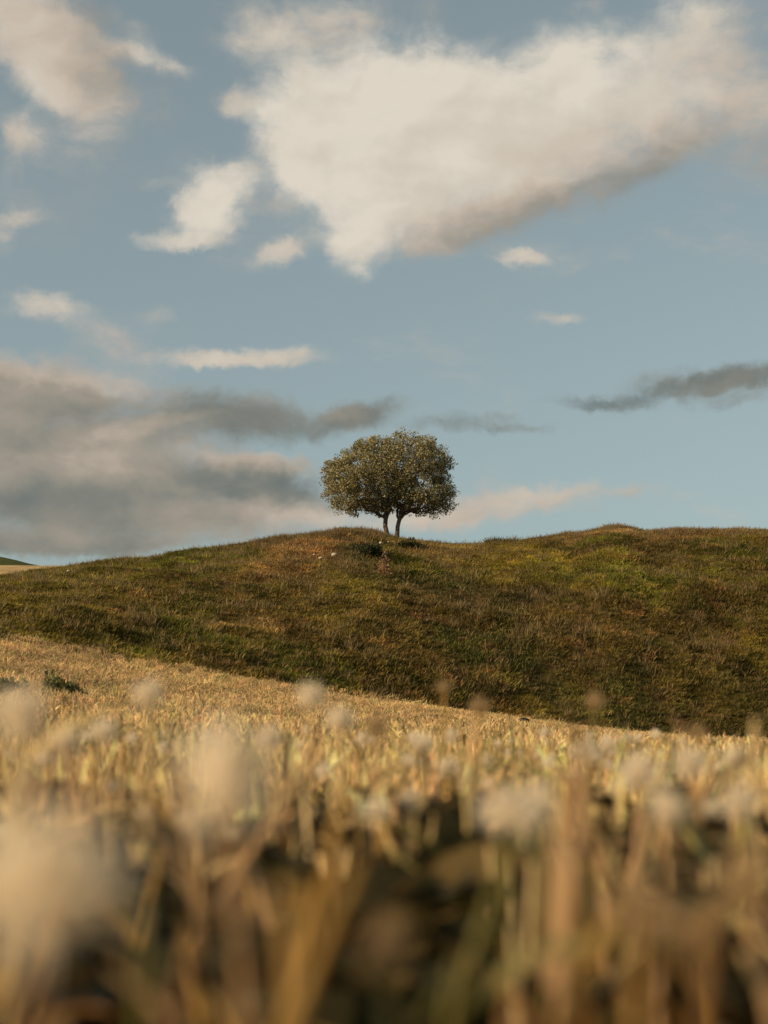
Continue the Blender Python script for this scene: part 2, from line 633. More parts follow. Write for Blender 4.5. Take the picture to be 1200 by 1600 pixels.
def terrain(r, az):
    r = np.asarray(r, float)
    az = np.asarray(az, float)
    zc = np.interp(az, azs_s, zc_tab)
    z = base_z(r, az, zc)
    # beyond the crest the land dips, then climbs to the far field and the distant hill
    zfar_t = 0.105 * fade(az)
    zfar = CZ + np.where(r < 420, r, 420 + 0.0 * r) * np.interp(az, fa, ft) * fade(az)
    hillz = CZ + 420 * np.interp(az, ha, ht) * fade(az)
    w1 = sstep(84, FAR_R, r)
    near_flat = np.maximum(z, zc - 4.0 - 0 * r)
    z2 = near_flat * (1 - w1) + (CZ + FAR_R * np.interp(az, fa, ft) * fade(az)) * w1
    w2 = sstep(FAR_R, 420, r)
    fz = CZ + FAR_R * np.interp(az, fa, ft) * fade(az)
    z2 = np.where(r > FAR_R, fz + (np.maximum(hillz, fz * 0.8) - fz) * w2, z2)
    w3 = sstep(430, 900, r)
    z2 = z2 * (1 - w3) + 5 * w3
    z = np.where(r < 84, z, z2)
    x = r * np.sin(az)
    y = r * np.cos(az)
    rb = rb_(az)
    on_hill = sstep(-0.5, 3.0, r - rb) * (1 - sstep(80, 95, r))
    lump = (fbm(x * 0.35, y * 0.35, 5, 4) - 0.5) * 0.75 + (fbm(x * 1.3, y * 1.0, 8, 3) - 0.5) * 0.34
    keep = 1 - 0.75 * sstep(60, 67, r)
    z = z + lump * on_hill * keep
    fieldw = 1 - on_hill
    z = z + (fbm(x * 0.12, y * 0.12, 3, 3) - 0.5) * 0.25 * fieldw * sstep(4, 20, r)
    z = z + (fbm(x * 2.0, y * 2.0, 4, 3) - 0.5) * 0.03 * fieldw * sstep(0.3, 2, r)
    return z


def gz(x, y):
    return terrain(np.hypot(x, y), np.arctan2(x, y))


def ground_at(px, py, rmin=8, rmax=200):
    """where the sight line through a pixel of the photograph meets the ground"""
    a, t = ang(px, py)
    rr = np.linspace(rmin, rmax, 3000)
    z = terrain(rr, np.full_like(rr, a))
    hit = np.nonzero(z > CZ + t * rr)[0]
    r = rr[hit[0]] if len(hit) else RC - 1
    return r * math.sin(a), r * math.cos(a), float(terrain(r, a))


# colour patches of the vegetation, placed on the ground where they grow
C_GREEN = np.array((0.078, 0.086, 0.012))
C_OLIVE = np.array((0.145, 0.120, 0.020))
C_BROWN = np.array((0.098, 0.074, 0.019))
C_STRAW = np.array((0.30, 0.21, 0.085))
C_RUST = np.array((0.30, 0.155, 0.070))
C_DARK = np.array((0.030, 0.032, 0.012))
C_LIME = np.array((0.19, 0.155, 0.022))


def patch_spec(px, py, rx, ry, col, w):
    x, y, z = ground_at(px, py)
    x0, y0, _ = ground_at(px - rx, py)
    _, yt, _ = ground_at(px, max(py - ry, 835))
    _, yb, _ = ground_at(px, py + ry)
    r = math.hypot(x, y)
    sx = r * rx / F
    return (x, y, sx, max((abs(yt - y) + abs(yb - y)) * 0.5, 0.8), col, w)


PATCH = [patch_spec(*a) for a in [
    (230, 885, 190, 26, C_GREEN * 1.25, .85), (120, 905, 130, 30, C_OLIVE, .6), (480, 862, 110, 26, C_RUST * .6 + C_STRAW * .25, .85), (430, 875, 60, 25, C_STRAW, .3), (1000, 1080, 330, 60, C_DARK * 1.8, .55), (540, 848, 60, 14, C_BROWN * 1.2, .6),
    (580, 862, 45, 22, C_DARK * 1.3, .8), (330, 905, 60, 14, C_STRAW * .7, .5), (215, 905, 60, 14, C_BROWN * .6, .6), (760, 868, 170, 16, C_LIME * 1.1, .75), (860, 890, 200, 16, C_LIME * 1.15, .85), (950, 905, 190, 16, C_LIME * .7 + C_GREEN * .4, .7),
    (930, 858, 130, 14, C_GREEN * 1.1, .8), (1000, 900, 150, 22, C_GREEN * 1.35, .7), (1020, 920, 110, 24, C_GREEN * 1.1, .7), (1130, 880, 90, 30, C_GREEN * .9, .5), (1050, 834, 200, 8, C_STRAW * 1.05, .95),
    (1040, 845, 180, 6, C_RUST, .4), (700, 860, 90, 12, C_STRAW * .75, .7), (620, 1000, 120, 40, C_BROWN, .5), (560, 890, 90, 14, C_OLIVE * 1.2, .6), (900, 990, 160, 40, C_BROWN * .9, .7), (1050, 1050, 160, 50, C_BROWN * .8, .6),
    (760, 935, 130, 22, C_DARK * 1.6, .5), (640, 905, 110, 26, C_DARK * 1.5, .5), (350, 950, 200, 30, C_BROWN * 1.1, .35), (360, 990, 30, 9, C_STRAW * 1.1, .7), (480, 960, 70, 20, C_BROWN * 1.3, .5), (60, 950, 130, 30, C_OLIVE * .9, .6),
    (760, 1070, 120, 30, C_DARK * 1.5, .5), (560, 1050, 100, 20, C_GREEN * .7, .5), (700, 980, 30, 10, C_RUST * .8, .5), (860, 960, 30, 10, C_STRAW * .6, .4)]]


def hill_colour(x, y):
    n1 = fbm(x * 0.10, y * 0.07, 21, 4)[:, None]
    n2 = fbm(x * 0.5, y * 0.35, 25, 4)[:, None]
    n3 = fbm(x * 2.3, y * 1.6, 29, 3)[:, None]
    c = C_OLIVE * (1 - sstep(0.45, 0.62, n1)) + C_BROWN * sstep(0.45, 0.62, n1)
    c = c + (C_GREEN - c) * sstep(0.48, 0.62, n2) * 0.8
    wx = x + (fbm(x * .3, y * .3, 41, 3) - .5) * 5
    wy = y + (fbm(x * .3, y * .3, 47, 3) - .5) * 7
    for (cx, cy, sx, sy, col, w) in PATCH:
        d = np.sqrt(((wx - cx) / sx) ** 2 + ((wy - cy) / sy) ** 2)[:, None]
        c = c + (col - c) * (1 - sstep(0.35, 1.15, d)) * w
    c = c + (C_DARK - c) * sstep(0.60, 0.75, n3) * 0.45
    c = c + (C_RUST * .9 - c) * sstep(0.64, 0.78, 1 - n3) * 0.35
    return c * np.array((1.10, 1.0, 0.88))


C_FSTRAW = np.array((0.70, 0.475, 0.215))
az_c = np.concatenate([np.radians(np.arange(-180, -24, 4.0)), np.radians(np.arange(-24, 24, 0.16)), np.radians(np.arange(24, 180.1, 4.0))])


def sheet(name, t0, t1, rings, mat, colfn, label=None):
    """one band of the ground between two radius functions"""
    nA = len(az_c)
    V = []
    ts = np.linspace(0, 1, rings)
    for t in ts:
        r = t0(az_c) * (1 - t) + t1(az_c) * t
        V.append(np.stack([r * np.sin(az_c), r * np.cos(az_c), terrain(r, az_c)], 1))
    V = np.concatenate(V)
    i = np.arange(rings - 1)[:, None] * nA
    j = np.arange(nA - 1)[None, :]
    a = (i + j).ravel()
    Fc = np.stack([a, a + 1, a + nA + 1, a + nA], 1)[:, ::-1]
    o = mesh_obj(name, V, Fc, mat, smooth=True)
    set_color(o, colfn(V[:, 0], V[:, 1]))
    tag(o, kind='structure')
    return o


one = lambda v: (lambda a: np.full_like(a, v))
soil = np.array((0.045, 0.030, 0.016))


def field_col(x, y):
    r = np.hypot(x, y)
    n = fbm(x * 0.4, y * 0.4, 60, 4)[:, None]
    return soil + (np.array((0.22, 0.15, 0.07)) - soil) * (sstep(0.45, 0.7, n) * 0.6 + 0.3 * sstep(8, 25, r)[:, None])


sheet('field_ground_near', one(0.02), one(6.0), 50, M_field, field_col).name = 'field_ground'
sheet('field_slope', one(6.0), rb_, 110, M_field, field_col)
sheet('grassy_hill', rb_, one(84.0), 230, M_hill, lambda x, y: hill_colour(x, y) * 0.75)
sheet('far_field', one(84.0), one(250.0), 40, M_far, lambda x, y: np.where((np.hypot(x, y) < 110)[:, None], C_OLIVE, C_FSTRAW * 0.62))
sheet('distant_hill', one(250.0), one(460.0), 40, M_far, lambda x, y: C_GREEN * 0.9 + 0 * x[:, None])
sheet('distant_plain', one(460.0), one(6000.0), 30, M_far, lambda x, y: C_OLIVE + 0 * x[:, None])


# ------------------------------------------------------------------ scattered ground cover
def scatter(name, pts, rots, scl, cols, protos, label, pick=None):
    me = bpy.data.meshes.new(name)
    n = len(pts)
    me.vertices.add(n)
    me.vertices.foreach_set('co', np.ascontiguousarray(pts, dtype=np.float32).ravel())
    a = me.attributes.new('rot', 'FLOAT_VECTOR', 'POINT')
    a.data.foreach_set('vector', np.ascontiguousarray(rots, dtype=np.float32).ravel())
    a = me.attributes.new('scl', 'FLOAT_VECTOR', 'POINT')
    a.data.foreach_set('vector', np.ascontiguousarray(scl, dtype=np.float32).ravel())
    a = me.attributes.new('tone', 'FLOAT_COLOR', 'POINT')
    c = np.ones((n, 4), np.float32)
    c[:, :3] = cols
    a.data.foreach_set('color', c.ravel())
    a = me.attributes.new('pick', 'INT', 'POINT')
    a.data.foreach_set('value', (pick if pick is not None else rng.integers(0, len(protos), n)).astype(np.int32))
    o = bpy.data.objects.new(name, me)
    COL.objects.link(o)
    pc = bpy.data.collections.new(name + '_kinds')
    for p in protos:
        pc.objects.link(p)
    ng = bpy.data.node_groups.new(name + '_scatter', 'GeometryNodeTree')
    ng.interface.new_socket('Geometry', in_out='INPUT', socket_type='NodeSocketGeometry')
    ng.interface.new_socket('Geometry', in_out='OUTPUT', socket_type='NodeSocketGeometry')
    gi = ng.nodes.new('NodeGroupInput')
    go = ng.nodes.new('NodeGroupOutput')
    ip = ng.nodes.new('GeometryNodeInstanceOnPoints')
    ci = ng.nodes.new('GeometryNodeCollectionInfo')
    ci.inputs['Collection'].default_value = pc
    ci.inputs['Separate Children'].default_value = True
    ci.inputs['Reset Children'].default_value = True

    def named(nm, dt):
        k = ng.nodes.new('GeometryNodeInputNamedAttribute')
        k.data_type = dt
        k.inputs['Name'].default_value = nm
        return k.outputs['Attribute']
    ng.links.new(gi.outputs[0], ip.inputs['Points'])
    ng.links.new(ci.outputs[0], ip.inputs['Instance'])
    ip.inputs['Pick Instance'].default_value = True
    ng.links.new(named('pick', 'INT'), ip.inputs['Instance Index'])
    e2r = ng.nodes.new('FunctionNodeEulerToRotation')
    ng.links.new(named('rot', 'FLOAT_VECTOR'), e2r.inputs[0])
    ng.links.new(e2r.outputs[0], ip.inputs['Rotation'])
    ng.links.new(named('scl', 'FLOAT_VECTOR'), ip.inputs['Scale'])
    ng.links.new(ip.outputs[0], go.inputs[0])
    md = o.modifiers.new('scatter', 'NODES')
    md.node_group = ng
    tag(o, label, None, None, 'stuff')
    return o


def tuft(seed, n, h, w, spread, lean):
    random.seed(seed)
    v, f = [], []
    for i in range(n):
        a = random.uniform(0, 2 * math.pi)
        q = random.uniform(0, spread)
        root = (q * math.cos(a), q * math.sin(a), -0.03)
        out = Vector((math.cos(a), math.sin(a), 0)) * random.uniform(0.1, lean)
        d = Vector((0, 0, 1)) + out
        blade(root, d, h * random.uniform(0.5, 1.1), w * random.uniform(.7, 1.3), out * 1.2 + Vector((0, 0, -0.3)), v, f, 3)
    return mesh_obj('tuft', v, f, M_grass, link=False)


tufts = [tuft(100 + i, 20, 0.155, 0.022, 0.17, 1.1) for i in range(4)] + [tuft(120 + i, 12, 0.30, 0.014, 0.09, 0.5) for i in range(2)]


def leafy(seed):
    """low broad-leaved weed"""
    random.seed(seed)
    v, f = [], []
    for i in range(26):
        a = random.uniform(0, 2 * math.pi)
        q = random.uniform(0, 0.06)
        z = random.uniform(0.0, 0.09)
        d = Vector((math.cos(a), math.sin(a), random.uniform(0.1, 1.2)))
        blade((q * math.cos(a), q * math.sin(a), z), d, random.uniform(.04, .08), random.uniform(.014, .026), (math.cos(a) * .4, math.sin(a) * .4, -0.7), v, f, 3)
    return mesh_obj('weed', v, f, M_grass, link=False)


N_G = 150000
az = rng.uniform(R(-17.5), R(17.5), N_G)
u = rng.uniform(0, 1, N_G)
rb = rb_(az) - 1.6 * fbm(az * 60, az * 0 + 3.0, 66, 4) ** 2 * 2 + .3
r = np.sqrt((rb - 0.3) ** 2 + u * (81.0 ** 2 - (rb - 0.3) ** 2))
x = r * np.sin(az)
y = r * np.cos(az)
z = terrain(r, az)
cols = hill_colour(x, y) * (rng.uniform(0.7, 1.4, N_G) * (.40 + 2.3 * fbm(x * 1.1, y * .8, 83, 4) ** 1.6))[:, None] * 1.2
dry = rng.uniform(0, 1, N_G) < 0.07 + 0.25 * (fbm(x * .9, y * .6, 87, 3) > .64)
cols[dry] = C_STRAW * rng.uniform(0.5, 1.0, dry.sum())[:, None]
red = rng.uniform(0, 1, N_G) < 0.03
cols[red] = C_RUST * rng.uniform(0.5, 1.0, red.sum())[:, None]
s = rng.uniform(0.55, 1.25, N_G) * (0.55 + 0.9 * fbm(x * .6, y * .6, 77, 3))
pick = np.where(dry & (rng.uniform(0, 1, N_G) < .6), rng.integers(4, 6, N_G), rng.integers(0, 4, N_G))
# taller dry grass fringing the crest: on the bank left of the tree, and along the right end
for px0, px1, ra, rb2, n_, colx, hk in ((395, 600, 60, 71, 5200, C_STRAW * .75, 1.0), (880, 1260, 66, 73, 7000, C_STRAW, .9), (760, 805, 67, 71, 500, C_OLIVE, 1.5), (640, 900, 66, 72, 2200, C_STRAW * .7, .7), (180, 395, 66, 72, 2000, C_OLIVE, .8)):
    a0_, a1_ = ang(px0, 845)[0], ang(px1, 845)[0]
    ea = rng.uniform(a0_, a1_, n_)
    er = rng.uniform(ra, rb2, n_)
    ex, ey = er * np.sin(ea), er * np.cos(ea)
    q_ = fbm(ex * .8, ey * .8, 99, 3)
    ok_ = q_ > .42
    ea, er, ex, ey, q_ = ea[ok_], er[ok_], ex[ok_], ey[ok_], q_[ok_]
    m_ = len(ea)
    az = np.concatenate([az, ea]); x = np.concatenate([x, ex]); y = np.concatenate([y, ey]); z = np.concatenate([z, terrain(er, ea)])
    cn = colx * rng.uniform(.45, 1.15, m_)[:, None]
    rd = rng.uniform(0, 1, m_) < .3
    cn[rd] = C_RUST * rng.uniform(.4, .8, rd.sum())[:, None]
    cols = np.concatenate([cols, cn])
    s = np.concatenate([s, hk * (.5 + 1.2 * (q_ - .42) / .3).clip(.5, 1.3) * rng.uniform(.6, 1.1, m_)])
    pick = np.concatenate([pick, rng.integers(2, 6, m_)])
N_G = len(x)
rots = np.stack([rng.normal(0, .12, N_G), rng.normal(0, .12, N_G), rng.uniform(0, 6.28, N_G)], 1)
scatter('hill_grass', np.stack([x, y, z], 1), rots, np.stack([s * 1.1, s * 1.1, s], 1), cols, tufts, 'short rough green and brown grass covering the whole hillside', pick)


# cut cereal stubble: short upright straws in small clumps
def straw_geo(v, f, x, y, h, lean_x, lean_y, rad, leafs=True):
    path = [(x, y, -0.02), (x + lean_x * .5, y + lean_y * .5, h * .55), (x + lean_x, y + lean_y, h)]
    tube(path, [rad, rad * .95, rad * .9], 5, v, f)
    if leafs and random.random() < .75:
        zz = random.uniform(.25, .9) * h
        t = zz / h
        a = random.uniform(0, 6.28)
        blade((x + lean_x * t, y + lean_y * t, zz), (math.cos(a) * .5, math.sin(a) * .5, 1), random.uniform(.05, .12), random.uniform(.005, .009),
              (math.cos(a) * .7, math.sin(a) * .7, random.uniform(-1.4, .2)), v, f, 4)


def clump(seed, n, spread, rad, h=HGT):
    random.seed(seed)
    v, f = [], []
    for i in range(n):
        a = random.uniform(0, 6.28)
        q = spread * math.sqrt(random.random())
        straw_geo(v, f, q * math.cos(a), q * math.sin(a), h * random.uniform(.6, 1.05), random.gauss(0, .03), random.gauss(0, .03), rad * random.uniform(.8, 1.2))
    return mesh_obj('clump', v, f, M_straw, link=False)


fine_clumps = [clump(200 + i, 7, 0.045, 0.0022) for i in range(6)]
weeds = [leafy(240 + i) for i in range(4)]


def field_pts(n, r0, r1, a0, a1, power=1.0):
    az = rng.uniform(a0, a1, n)
    u = rng.uniform(0, 1, n)
    if callable(r1):
        r1v = r1(az) + 2.2 * (fbm(az * 45, az * 0 + 9.0, 68, 4) - .45)
    else:
        r1v = np.full(n, r1)
    r = (r0 ** power + u * (r1v ** power - r0 ** power)) ** (1 / power)
    return r, az


CLEAR = [(ground_at(92, 1100, 5), 1.0), (ground_at(6, 1100, 5), 1.0)]


def add_stubble(name, n, r0, r1, a0, a1, power, label, wide=1.0, near=False):
    r, az = field_pts(n, r0, r1, a0, a1, power)
    x = r * np.sin(az)
    y = r * np.cos(az)
    thin = np.maximum(fbm(x * .35, y * .9, 90, 3), fbm(x * .07, y * .7, 92, 3) + .04)
    keep = (rng.uniform(0, 1, n) < 1.1 - 0.95 * sstep(.52, .70, thin)) | (r < 6)
    # the two field bushes have crowded out the straw round them
    for (bx, by, bz), br in CLEAR:
        rr0 = math.hypot(bx, by)
        along = (x * bx + y * by) / rr0
        side_ = np.abs(x * by - y * bx) / rr0
        keep &= ~((side_ < .26) & (along > rr0 - 1.7 * br) & (along < rr0 + .3))
    r, az, x, y = r[keep], az[keep], x[keep], y[keep]
    z = terrain(r, az)
    m = len(r)
    c = C_FSTRAW * (rng.uniform(.35, 1.5, m) * (.55 + .9 * fbm(x * .8, y * .5, 95, 3)))[:, None]
    c = c * (1 + rng.normal(0, .06, (m, 3)))
    if r0 < 5:
        c = c * np.array((1.0, 1.03, 1.0)) * rng.uniform(.6, 1.45, m)[:, None]
    gr = rng.uniform(0, 1, m) < .10
    c[gr] = np.array((.30, .27, .09)) * rng.uniform(.7, 1.2, gr.sum())[:, None]
    s = rng.uniform(.75, 1.12, m)
    rots = np.stack([rng.normal(0, .09, m), rng.normal(0, .09, m), rng.uniform(0, 6.28, m)], 1)
    return scatter(name, np.stack([x, y, z], 1), rots, np.stack([s * wide, s * wide, s], 1), np.clip(c, 0, 1), fine_clumps, label)


add_stubble('near_stubble', 4300, 1.0, 6, R(-70), R(70), 1.6, 'dense pale golden cut straw standing close in front of the lens')
add_stubble('mid_stubble', 15000, 6, 18, R(-18), R(18), 1.5, 'golden cut straw covering the middle of the field', wide=1.3)
add_stubble('slope_stubble', 26000, 18, rb_, R(-18), R(18), 1.7, 'pale golden cut straw on the rising slope up to the hill foot', wide=2.1)
# low weeds between the straws; their dark colour stands in for shade
r, az = field_pts(14000, 0.47, 6, R(-75), R(75), 1.4)
x, y = r * np.sin(az), r * np.cos(az)
m = len(r)
c = np.where((rng.uniform(0, 1, m) < .6)[:, None], np.array((.030, .026, .009)), np.array((.080, .052, .015))) * rng.uniform(.6, 1.4, m)[:, None]
s = rng.uniform(.8, 1.25, m) * (.95 + .50 * sstep(.6, 1.1, r) * (1 - sstep(1.5, 2.6, r)) - .25 * sstep(2.2, 3.5, r))
scatter('shade_toned_weeds', np.stack([x, y, terrain(r, az)], 1), np.stack([0 * s, 0 * s, rng.uniform(0, 6.28, m)], 1), np.stack([s, s, s], 1), c, weeds,
        'low weeds, coloured dark to stand in for shade, filling the gaps between the straws')

# straw around and beside the camera, outside the near individuals
r, az = field_pts(4200, 0.26, 2.2, R(18.5), R(341.5), 1.7)
x, y = r * np.sin(az), r * np.cos(az)
m = len(r)
s = rng.uniform(.7, 1.0, m)
scatter('surrounding_stubble', np.stack([x, y, terrain(r, az)], 1), np.stack([rng.normal(0, .1, m), rng.normal(0, .1, m), rng.uniform(0, 6.28, m)], 1), np.stack([s, s, s], 1),
        C_FSTRAW * rng.uniform(.6, 1.2, m)[:, None], fine_clumps, 'golden cut straw on either side of the lens, outside the picture')

# ------------------------------------------------------------------ near straws and fluffy heads
TONES = {'gold': (0.36, 0.205, 0.05), 'pale': (0.60, 0.43, 0.20), 'pink': (0.46, 0.28, 0.13), 'green': (0.14, 0.115, 0.02), 'brown': (0.17, 0.085, 0.025)}  # gold and brown carry the shade of the low foreground in their colour
M_tone = {k: leaf_mat('straw_' + k, [c], 'PLAIN', trans=.25, rough=.5, vary=.3) for k, c in TONES.items()}
M_fluff = leaf_mat('fluff', [(0.93, 0.81, 0.62)], 'PLAIN', trans=.5, rough=.8, vary=.15)
M_fluff2 = leaf_mat('fluff_tan', [(0.50, 0.35, 0.18)], 'PLAIN', trans=.45, rough=.8, vary=.15)


def stalk(top, foot, rad, tone, leaves=1, name='straw_stalk'):
    """one straw from foot to top (world points) with its dry leaves"""
    top = Vector(top)
    foot = Vector(foot)
    root = empty(name, foot)
    d = top - foot
    mid = d * .5 + Vector((random.uniform(-.01, .01), random.uniform(-.01, .01), 0))
    v, f = tube([Vector((0, 0, 0)), d * .28 + mid * .05, mid, mid * .45 + d * .53, d], [rad, rad * .95, rad * .92, rad * 1.15, rad * .8], 8)
    mesh_obj('stem', v, f, M_tone[tone], root, True)
    for k in range(leaves):
        t = random.uniform(.35, .9)
        a = random.uniform(0, 6.28)
        v, f = blade(d * t, d.normalized() + Vector((math.cos(a) * .6, math.sin(a) * .6, 0)), random.uniform(.05, .13), min(rad * random.uniform(2.0, 4.2), random.uniform(.004, .0085)),
                     (math.cos(a) * .8, math.sin(a) * .8, random.uniform(-1.8, .2)), [], [], 7)
        mesh_obj('leaf', v, f, M_tone[tone], root, True)
    return root


def fluff_mesh(rad, seed, mat, squash=.85):
    """soft tuft of many fine hairs round a small core"""
    random.seed(seed)
    v, f = [], []
    n1, n2 = 10, 7
    for i in range(n2 + 1):
        th = math.pi * i / n2
        for k in range(n1):
            ph = 2 * math.pi * k / n1
            q = rad * .45 * (1 + random.uniform(-.2, .2))
            v.append(Vector((q * math.sin(th) * math.cos(ph), q * math.sin(th) * math.sin(ph), q * math.cos(th) * squash)))
    for i in range(n2):
        for k in range(n1):
            k2 = (k + 1) % n1
            f.append((i * n1 + k, (i + 1) * n1 + k, (i + 1) * n1 + k2, i * n1 + k2))
    ax = [random.uniform(.75, 1.25) for _ in range(3)]
    for i in range(190):
        z = random.uniform(-1, 1)
        a = random.uniform(0, 6.28)
        s_ = math.sqrt(1 - z * z)
        d = Vector((s_ * math.cos(a) * ax[0], s_ * math.sin(a) * ax[1], z * squash * ax[2]))
        d *= random.uniform(.7, 1.15)
        blade(d * rad * .4, d + Vector((random.uniform(-.3, .3), random.uniform(-.3, .3), .25)), rad * random.uniform(.4, 1.1), rad * .09, (0, 0, -.2), v, f, 2)
    return v, f


def fluffy(px, py, r, rad, lean, tone, label, tan=False, group=None, seed=1, foot_z=None):
    top = at(px, py, r)
    foot = Vector((top.x + lean[0], top.y + lean[1], float(gz(top.x + lean[0], top.y + lean[1])) - .004))
    random.seed(seed)
    root = stalk(top, foot, 0.0018 if r < 1.2 else .002, tone, 1 if r < .9 else 0, 'fluffy_seed_stalk')
    v, f = fluff_mesh(rad, seed, None)
    h = mesh_obj('seed_head', v, f, M_fluff2 if tan else M_fluff, root, True)
    h.location = top - foot + Vector((0, 0, rad * .35))
    tag(root, label, 'seed stalk', group)
    return root


GF = 'fluffy seed heads rising from the foreground stubble'
H = [  # px, py, distance, radius, lean, tone, tan, label
    (60, 1435, .27, .0165, (-.02, .02), 'brown', False, 'huge blurred cream seed head at the lower left corner, nearest the lens'),
    (352, 1245, .42, .0160, (.03, .03), 'pink', False, 'big blurred pinkish white seed head left of centre, second largest in the stubble'),
    (486, 1094, 1.10, .0115, (-.05, .03), 'pale', False, 'round white seed head standing highest, straight below the left side of the tree'),
    (232, 1094, 1.00, .0120, (.02, .03), 'pale', False, 'soft white seed head above the stubble, right of the dark green field shrub'),
    (530, 1134, 1.25, .0130, (.02, .03), 'pale', False, 'greyish white seed head just right of and below the highest one'),
    (588, 1142, 1.4, .0120, (.01, .03), 'pink', True, 'dull tan seed head below the tree trunks'),
    (750, 1110, 1.5, .0110, (-.01, .03), 'gold', True, 'small tan tuft on a tall stem against the hill foot, right of centre'),
    (795, 1290, .70, .0155, (-.01, .03), 'green', False, 'grey white ragged seed head over a green stem, right of centre'),
    (842, 1262, .75, .0100, (.02, .02), 'green', False, 'small pale seed head touching the right side of the ragged grey one'),
    (1045, 1276, .75, .0105, (.02, .02), 'brown', False, 'small bright oval seed head on a brown stem at right'),
    (1155, 1264, .90, .0115, (.0, .02), 'gold', False, 'round grey white seed head near the right edge above a pinkish clump'),
    (1172, 1402, .46, .0120, (.03, .02), 'pink', True, 'blurred pinkish seed head touching the right edge, low down'),
    (603, 1492, .42, .0085, (.0, .02), 'green', True, 'small blurred whitish pink seed head at the bottom centre'),
    (1000, 1450, .42, .0100, (-.01, .02), 'gold', True, 'broad blurred tan seed head at lower right'),
    (1090, 1470, .46, .0085, (.03, .02), 'brown', True, 'dim brownish seed head right of the broad tan one at lower right'),
    (694, 1078, 1.6, .0085, (.0, .02), 'gold', True, 'tiny yellowish seed head rising alone before the dark hillside, centre'),
    (929, 1100, 1.5, .0095, (.0, .02), 'green', True, 'thin greenish seed head rising alone before the dark hillside, at right'),
    (1090, 1150, 1.5, .0100, (.0, .02), 'gold', True, 'dull seed head before the hill foot, left of the tall ear at the right edge'),
    (1000, 1215, .95, .0130, (-.02, .02), 'pink', False, 'pale dusty seed head over the bundle at right, left of the golden straws'),
    (1080, 1205, 1.1, .0150, (.02, .02), 'gold', False, 'wide dusty white seed head between the right golden straws'),
    (660, 1170, 1.3, .0120, (-.01, .02), 'gold', False, 'soft white seed head right of the tan one under the tree'),
    (30, 1130, .62, .0125, (.01, .02), 'pale', False, 'large pale grey seed head at the left edge of the stubble'),
    (100, 1170, .95, .0120, (.01, .02), 'pink', False, 'dusty seed head right of the large grey one at the left edge'),
    (160, 1150, 1.2, .0110, (.01, .02), 'pale', False, 'small pale seed head between the two left clusters, upper left stubble'),
    (420, 1160, 1.2, .0115, (.01, .02), 'pale', False, 'pale seed head directly below and left of the highest white one'),
    (915, 1185, 1.2, .0120, (.0, .02), 'pale', False, 'grey white seed head above the thick pinkish straw bundle'),
    (1150, 1195, 1.2, .0110, (.0, .02), 'pale', False, 'pale seed head close below the tall ear at the right edge'),
]
for i, (px, py, rr_, rad, lean, tone, tan, lab) in enumerate(H):
    fluffy(px, py, rr_, rad, lean, tone, lab, tan, GF, 300 + i)

more = []
for i, (tn, tan) in enumerate([('gold', False), ('pink', False), ('pale', True), ('gold', False), ('pale', False)]):
    random.seed(430 + i)
    root = stalk((random.gauss(0, .012), random.gauss(0, .012), .235), (0, 0, 0), .0014, tn, 2, 'fluffy_seed_stalk')
    v, f = fluff_mesh(random.uniform(.0075, .0115), 430 + i, None)
    hd = mesh_obj('seed_head', v, f, M_fluff2 if tan else M_fluff, root, True)
    hd.location = (0, 0, .238)
    more.append(root)
random.seed(77)
for n_ in range(110):
    src = more[n_ % 5]
    o = src
    if n_ >= 5:
        o = src.copy()
        COL.objects.link(o)
        for ch in src.children:
            c = ch.copy()
            c.parent = o
            COL.objects.link(c)
    a = R(random.uniform(-16.5, 16.5))
    rr_ = 1.0 + 2.6 * random.random() ** 1.15
    x, y = rr_ * math.sin(a), rr_ * math.cos(a)
    o.location = (x, y, float(gz(x, y)) - .004)
    k = random.uniform(.80, 1.06)
    o.scale = (k, k, k)
    o.rotation_euler = (random.gauss(0, .08), random.gauss(0, .08), random.uniform(0, 6.28))
    side = ['at the far left', 'left of centre', 'below the tree', 'right of centre', 'at the far right'][min(4, max(0, int((a / R(15) + 1) * 2.5)))]
    deep = 'near' if rr_ < 1.6 else 'middle' if rr_ < 2.4 else 'rear'
    high = 'tall' if k > .97 else 'half sunken' if k < .88 else 'level'
    tag(o, '%s %s seed head in the %s pale band, %s' % (high, 'tan' if n_ % 5 == 2 else 'cream', deep, side), 'seed stalk', 'small seed heads in the pale band of the stubble')

GS = 'golden straws standing nearest the lens'
